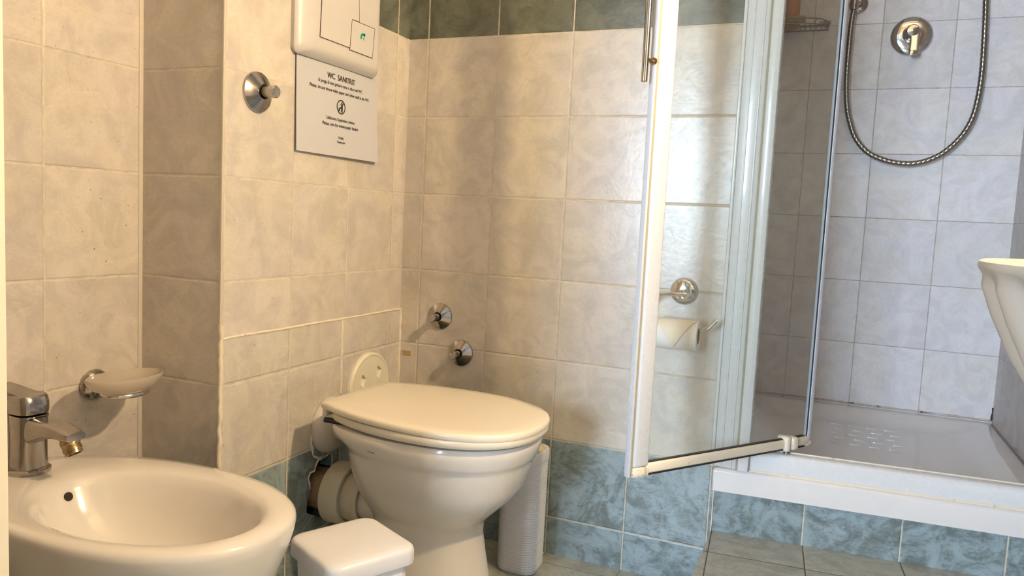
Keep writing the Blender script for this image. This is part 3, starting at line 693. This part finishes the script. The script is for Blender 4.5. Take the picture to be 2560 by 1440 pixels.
bm = B(); loft(bm, [circ(x0+.0005, .0185), circ(x1-.0005, .0185)], False, False); loft(bm, [circ(x0+.0005, .0178), circ(x1-.0005, .0178)], False, False); mk('core', bm, M['core'], roll, 40)
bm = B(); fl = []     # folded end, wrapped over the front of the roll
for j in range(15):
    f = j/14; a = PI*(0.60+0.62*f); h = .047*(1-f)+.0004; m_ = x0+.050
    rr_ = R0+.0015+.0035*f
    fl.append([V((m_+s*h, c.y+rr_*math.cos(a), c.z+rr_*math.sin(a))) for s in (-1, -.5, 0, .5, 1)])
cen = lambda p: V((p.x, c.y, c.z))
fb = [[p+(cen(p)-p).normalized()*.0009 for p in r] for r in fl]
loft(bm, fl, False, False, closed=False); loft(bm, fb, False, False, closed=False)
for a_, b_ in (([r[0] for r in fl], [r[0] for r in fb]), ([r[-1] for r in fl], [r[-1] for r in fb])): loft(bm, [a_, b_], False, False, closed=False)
mk('folded_end', bm, M['fold_warm_lit'], roll, 60)

# ------------------------------------------------------------ shower tray
t = thing('shower_tray', (1.2, .44, .245), 'white acrylic shower tray on the green tiled plinth', 'shower tray')
bm = B()
def trayr(z, ins, r=0.0, lead=0.0, k=6):
    xa, xb, yb = .852+ins, XR-.001-ins, YB-.001-ins
    q = [(xa, yl(.852)-.014+ins+lead), (xb, yl(XR)-.014+ins+lead), (xb, yb), (xa, yb)]
    out = []
    for i in range(4):
        p = V((*q[i], z)); a = V((*q[i-1], z)); b = V((*q[(i+1) % 4], z)); da = (a-p).normalized(); db = (b-p).normalized()
        rr_ = max(r, .0005)
        for j in range(k+1):
            s = j/k; out.append(p+da*rr_*(1-s)**2+db*rr_*s**2)
    return out
loft(bm, [trayr(.2445, 0, .004), trayr(.2435, .002, .004), trayr(.290, 0, .006), trayr(.2955, .002, .006), trayr(.2985, .006, .006), trayr(.2995, .012, .01), trayr(.2995, .045, .03), trayr(.2975, .052, .035), trayr(.285, .075, .05), trayr(.272, .10, .06), trayr(.268, .12, .06), trayr(.266, .30, .05)], True, True)
mk('tray_body', bm, M['acrylic'], t, 60)
for i in range(4):
    for j in range(5):
        x = 1.10+i*.05+(j % 2)*.012; y = .50+j*.055
        bm = B(); box(bm, (x, y, .2655), (x+.030, y+.005, .2695), .0012); mk('grip_bar', bm, M['acrylic'], t)

# ------------------------------------------------------------ shower enclosure frame
t = thing('shower_enclosure', (.89, .01, .30), 'white aluminium shower door frame fixed to the end of the back wall', 'shower enclosure')
ZT = 2.02
bm = B(); box(bm, (.846, -.013, .3005), (.853, .030, ZT), .0015); box(bm, (.8525, -.0085, .3005), (.902, .030, ZT), .002); box(bm, (.868, -.0105, .3005), (.871, -.007, ZT), .0008)
box(bm, (.888, -.0110, .3005), (.892, -.007, ZT), .0008)
box(bm, (.906, -.018, .3005), (.929, .032, ZT), .003); mk('wall_profile', bm, M['alu'], t, 30)
bm = B(); box(bm, (.9015, -.012, .3005), (.9065, .02, ZT)); mk('gasket', bm, M['olive'], t)
bm = B()
def tq(xa, xb, f): return [[V((x, yl(x)+dy, z)) for dy, z in f] for x in (xa, xb)]
loft(bm, tq(.929, XR-.001, [(-.004, .2995), (.034, .2995), (.034, .343), (.030, .3455), (.006, .3455), (-.001, .342), (-.004, .335)]))
mk('threshold', bm, M['alu'], t, 50)
bm = B(); loft(bm, tq(.929, XR-.002, [(-.0065, .2985), (-.0035, .2985), (-.0035, .3035), (-.0055, .3025)])); loft(bm, tq(.975, XR-.002, [(.022, .3450), (.026, .3450), (.0255, .348), (.0225, .348)])); mk('sealant', bm, M['alu_old'], t, 50)
bm = B(); box(bm, (.846, -.012, ZT-.04), (XR-.001, .035, ZT), .003); mk('head_rail', bm, M['alu'], t, 30)

# ------------------------------------------------------------ pivoting shower door, standing open
P0 = V((.7335, -.352, 0)); P1 = V((1.047, .090, 0)); u = (P1-P0).normalized(); nv_ = V((u.y, -u.x, 0)); LD = (P1-P0).length
DT = Matrix.Translation(P0) @ Matrix(((u.x, nv_.x, 0, 0), (u.y, nv_.y, 0, 0), (0, 0, 1, 0), (0, 0, 0, 1)))  # local x along door, y to camera side
t = thing('shower_door', (P0.x+u.x*LD*.85, P0.y+u.y*LD*.85, .36), 'white framed glass shower door pivoted open across the back wall', 'shower door')
Z0, Z1 = .357, 1.97
bm = B(); box(bm, (-.005, -.0050, Z0), (.0005, .0085, Z1), .0012); box(bm, (.0055, -.006, Z0+.018), (.044, .0115, Z1), .005, 4)
box(bm, (.0005, -.003, Z0+.01), (.008, .0060, Z1), .0005)
xform(bm, DT); mk('handle_profile', bm, M['alu_door'], t, 30)
bm = B(); box(bm, (.0002, -.004, Z0+.004), (.0056, .0072, Z1)); xform(bm, DT); mk('gasket', bm, M['olive'], t)
bm = B(); box(bm, (.0045, -.007, Z0-.001), (.045, .0125, Z0+.018), .003); xform(bm, DT); mk('corner_cap', bm, M['cap_old'], t, 30)
bm = B(); box(bm, (.040, -.009, Z0+.003), (LD-.006, .011, Z0+.0235), .004, 3); xform(bm, DT); rail = mk('bottom_rail', bm, M['alu_old'], t, 30)
bm = B(); box(bm, (.040, -.006, Z0-.001), (LD-.02, .008, Z0+.0035)); box(bm, (.045, -.002, Z0+.023), (LD-.02, .006, Z0+.0255)); xform(bm, DT); mk('seal_strip', bm, M['mould'], rail)
bm = B(); box(bm, (.040, -.009, Z1-.022), (LD-.006, .011, Z1), .003); xform(bm, DT); mk('top_rail', bm, M['alu'], t, 30)
bm = B(); box(bm, (LD-.012, -.004, Z0+.012), (LD, .009, Z1), .002); xform(bm, DT); mk('edge_profile', bm, M['alu_door'], t, 30)
bm = B(); box(bm, (LD-.0135, .0045, Z0+.024), (LD-.0118, .0072, Z1)); xform(bm, DT); mk('gasket', bm, M['rubber'], t)
bm = B(); box(bm, (LD-.018, -.008, Z0+.001), (LD+.001, .011, Z0+.013), .003); xform(bm, DT); mk('corner_cap', bm, M['cap_old'], t, 30)
bm = B(); g = [[V((a, .0005, b)) for a, b in ((.038, Z0+.02), (LD-.012, Z0+.02), (LD-.012, Z1-.015), (.038, Z1-.015))], [V((a, .0045, b)) for a, b in ((.038, Z0+.02), (LD-.012, Z0+.02), (LD-.012, Z1-.015), (.038, Z1-.015))]]
loft(bm, g); xform(bm, DT); mk('glass_pane', bm, M['glass'], t, 0)
pvx = LD*.862
bm = B(); box(bm, (pvx-.019, -.013, Z0-.004), (pvx-.003, .0175, Z0+.032), .006, 4); box(bm, (pvx-.001, -.011, Z0-.001), (pvx+.021, .020, Z0+.029), .007, 4); xform(bm, DT); pk = mk('pivot_block', bm, M['knuckle'], t, 40)
bm = B(); lathe(bm, DT @ V((pvx+.001, .002, Z0-.012)), (0, 0, 1), [(0, .0075), (.003, .0075), (.003, .004), (.014, .004)], 20); mk('pivot_pin', bm, M['chrome_dark'], pk)
# handle rod hanging beside the profile
bm = B(); lathe(bm, DT @ V((-.026, .006, 1.105)), (0, 0, 1), [(0, .0045), (.0015, .0060), (.55, .0060), (.552, .0045)], 20); rod = mk('handle_rod', bm, M['chrome_dark'], t, 40)
for z in (1.145, 1.62):
    bm = B(); lathe(bm, DT @ V((-.022, .006, z)), u, [(0, .004), (.011, .004), (.012, .007), (.018, .007)], 16); mk('standoff', bm, M['brass'], rod, 40)

# ------------------------------------------------------------ shower fittings
MX = V((1.2345, YB, 1.458))
t = thing('shower_mixer', tuple(MX), 'round chrome shower mixer with lever handle on the shower back wall', 'shower mixer')
bm = B(); lathe(bm, MX, (0, -1, 0), [(0, .0590), (.003, .0592), (.008, .0575), (.012, .0530), (.0150, .040), (.0160, .026), (.0162, .0001)], 64); mk('escutcheon', bm, M['chrome'], t, 30)
bm = B(); lathe(bm, MX+V((0, -.015, .004)), (0, -1, 0), [(0, .0265), (.006, .026), (.007, .0225), (.014, .0225), (.030, .0205), (.040, .0195), (.0435, .016), (.045, .0001)], 48); mk('cartridge_sleeve', bm, M['chrome'], t, 30)
bm = B(); lr = []
for f, w_, th in ((0, .0185, .010), (.2, .0150, .009), (.5, .0125, .0075), (.8, .0135, .007), (.95, .0135, .0065), (1.0, .0105, .005)):
    y = MX.y-.050-.012*f; z = MX.z+.012-.080*f
    lr.append([V((MX.x+.006+w_*math.copysign(abs(math.cos(a))**.6, math.cos(a)), y+th*math.copysign(abs(math.sin(a))**.6, math.sin(a))*.6, z)) for a in [2*PI*i/24 for i in range(24)]])
loft(bm, lr); mk('lever', bm, M['chrome'], t, 50)

t = thing('hose_outlet', (1.078, YB, 1.56), 'chrome wall outlet at the top of the shower back wall beside the door', 'water outlet')
bm = B(); lathe(bm, (1.078, YB, 1.562), (0, -1, 0), [(0, .0275), (.004, .0278), (.009, .0265), (.012, .020), (.014, .013), (.034, .013), (.036, .010)], 40); mk('flange', bm, M['chrome_dark'], t, 40)
bm = B(); lathe(bm, (1.0665, YB-.036, 1.585), (0.0, 0, -1), [(0, .008), (.006, .0135), (.030, .0135), (.031, .0145), (.034, .0145), (.036, .0125), (.048, .012), (.050, .009)], 32); mk('elbow', bm, M['chrome_dark'], t, 40)
hp_ = [(1.0665, .852, 1.538), (1.063, .850, 1.50), (1.0615, .85, 1.42), (1.063, .85, 1.325), (1.070, .85, 1.25), (1.082, .85, 1.198), (1.104, .85, 1.145), (1.140, .85, 1.104), (1.189, .85, 1.080), (1.245, .85, 1.070), (1.295, .85, 1.076), (1.345, .85, 1.102), (1.387, .85, 1.148), (1.412, .85, 1.200), (1.4225, .85, 1.26), (1.426, .85, 1.339), (1.423, .85, 1.44), (1.417, .85, 1.545), (1.405, .85, 1.70), (1.385, .84, 1.84), (1.36, .82, 1.93)]
hp_ = cr(hp_, 46)
bm = B(); L = 0.0; rad = []
for i, p in enumerate(hp_):
    if i: L += (V(p)-V(hp_[i-1])).length
    rad.append(.0074+.0012*abs(math.cos(PI*L/.0135))**.6)
tube(bm, hp_, .0075, 14, rad); o = mk('shower_hose', bm, M['hose'], None, 80)
tag(o, 'flexible spiral metal shower hose hanging in a loop on the shower back wall', 'shower hose')
t = thing('hand_shower', (1.36, YB, 1.93), 'chrome hand shower in its wall holder above the hose', 'hand shower')
bm = B(); lathe(bm, (1.36, YB, 1.96), (0, -1, 0), [(0, .022), (.006, .022), (.01, .012), (.05, .012)], 24); mk('holder', bm, M['chrome'], t)
bm = B(); tube(bm, cr([(1.36, .82, 1.925), (1.35, .80, 2.0), (1.33, .75, 2.08), (1.31, .70, 2.11)], 6), .012, 16); lathe(bm, (1.31, .70, 2.12), (-.2, -.4, -.9), [(0, .02), (.01, .045), (.025, .05), (.028, .045)], 32); mk('shower_head', bm, M['chrome'], t)

# wire soap rack in the shower's left corner
RX0, RX1, RZ0, RYF = .862, .998, 1.488, .775
t = thing('soap_rack', (.93, YB, RZ0), 'brown metal wire soap rack in the left corner of the shower', 'soap rack')
bm = B()
front = cr([(RX1, YB-.006, 1.503), (RX1-.004, YB-.05, 1.503), (RX1-.035, YB-.095, 1.503), (RX0+.02, RYF, 1.503), (RX0, RYF-.002, 1.503)], 6)
tube(bm, front, .0022, 8)
low = [V((p.x-.004, min(p.y+.004, YB-.006), RZ0)) for p in front]; tube(bm, low, .0020, 8)
for a, b in list(zip(front, low))[::4]: tube(bm, [a, b], .0016, 6)
for k in range(9):
    x = RX0+.006+k*.0155; yf = min((p.y for p in low if abs(p.x-x) < .012), default=YB-.02); tube(bm, [(x, yf, RZ0), (x, YB-.004, RZ0)], .0016, 6)
tube(bm, [(RX0, YB-.004, RZ0), (RX1, YB-.004, RZ0)], .002, 6); tube(bm, [(RX0, YB-.004, 1.503), (RX1, YB-.004, 1.503)], .002, 6)
mk('wire_basket', bm, M['wire'], t, 60)
for x, z in ((.985, 1.506), (.868, 1.534)):
    bm = B(); box(bm, (x-.016, YB-.010, z), (x+.018, YB, z+.010), .002); tube(bm, [(x, YB-.006, z+.002), (x, YB-.006, 1.500)], .0018, 6); mk('wall_tab', bm, M['greytab'], t)
bm = B(); lathe(bm, (.884, YB-.045, RZ0+.0022), (0, 0, 1), [(0, .024), (.004, .026), (.10, .026), (.13, .014), (.15, .012), (.152, .001)], 28)
o = mk('shampoo_bottle', bm, M['orange'], None, 40); tag(o, 'orange plastic bottle standing on the wire rack in the shower corner', 'bottle')
bm = B(); lathe(bm, (.878, YB-.090, RZ0+.0152), (1, .1, 0), [(0, .010), (.003, .0130), (.050, .0130), (.053, .010)], 24)
o = mk('soap_bar', bm, M['soap'], None, 40); tag(o, 'yellow rounded soap bar lying on the wire rack in front of the orange bottle', 'soap')

# ------------------------------------------------------------ washbasin at the right edge
WX, WY = XR, -0.90
t = thing('washbasin', (WX, WY, .60), 'white ceramic washbasin with a fluted underside on the right wall', 'washbasin')
def wring(z, a, b, fl=0.0, n=160, dx=0.0):
    out = []
    for i in range(n):
        f = i/(n-1); th = PI/2+PI*f; c_, s_ = math.cos(th), math.sin(th)
        k = 1+fl*(abs(math.cos(13*(th-PI/2)))-.5)
        out.append(V((WX-.0005-dx+a*k*math.copysign(abs(c_)**(2/2.3), c_), WY+b*k*math.copysign(abs(s_)**(2/2.3), s_), z)))
    return out
AX, BX = .350, .27
bm = B()
rg = [wring(.46, .06, .05), wring(.52, .12, .09, .02), wring(.58, .185, .14, .03), wring(.64, .235, .185, .04), wring(.69, .282, .218, .06), wring(.73, .306, .237, .06), wring(.77, .325, .252, .055), wring(.80, .338, .262, .04), wring(.812, .342, .265, .015), wring(.817, .348, .269), wring(.821, .350, .270), wring(.8255, .349, .269), wring(.8275, .345, .266), wring(.8275, .258, .245, dx=.06), wring(.820, .248, .238, dx=.06), wring(.79, .23, .22, dx=.07), wring(.74, .18, .18, dx=.08), wring(.71, .10, .12, dx=.10), wring(.705, .04, .04, dx=.12)]
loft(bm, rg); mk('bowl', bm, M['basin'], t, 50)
bm = B(); lathe(bm, (WX-.145, WY, .7052), (0, 0, 1), [(0, .02), (.003, .02), (.004, .012), (.002, .001)], 24); mk('drain', bm, M['chrome'], t)
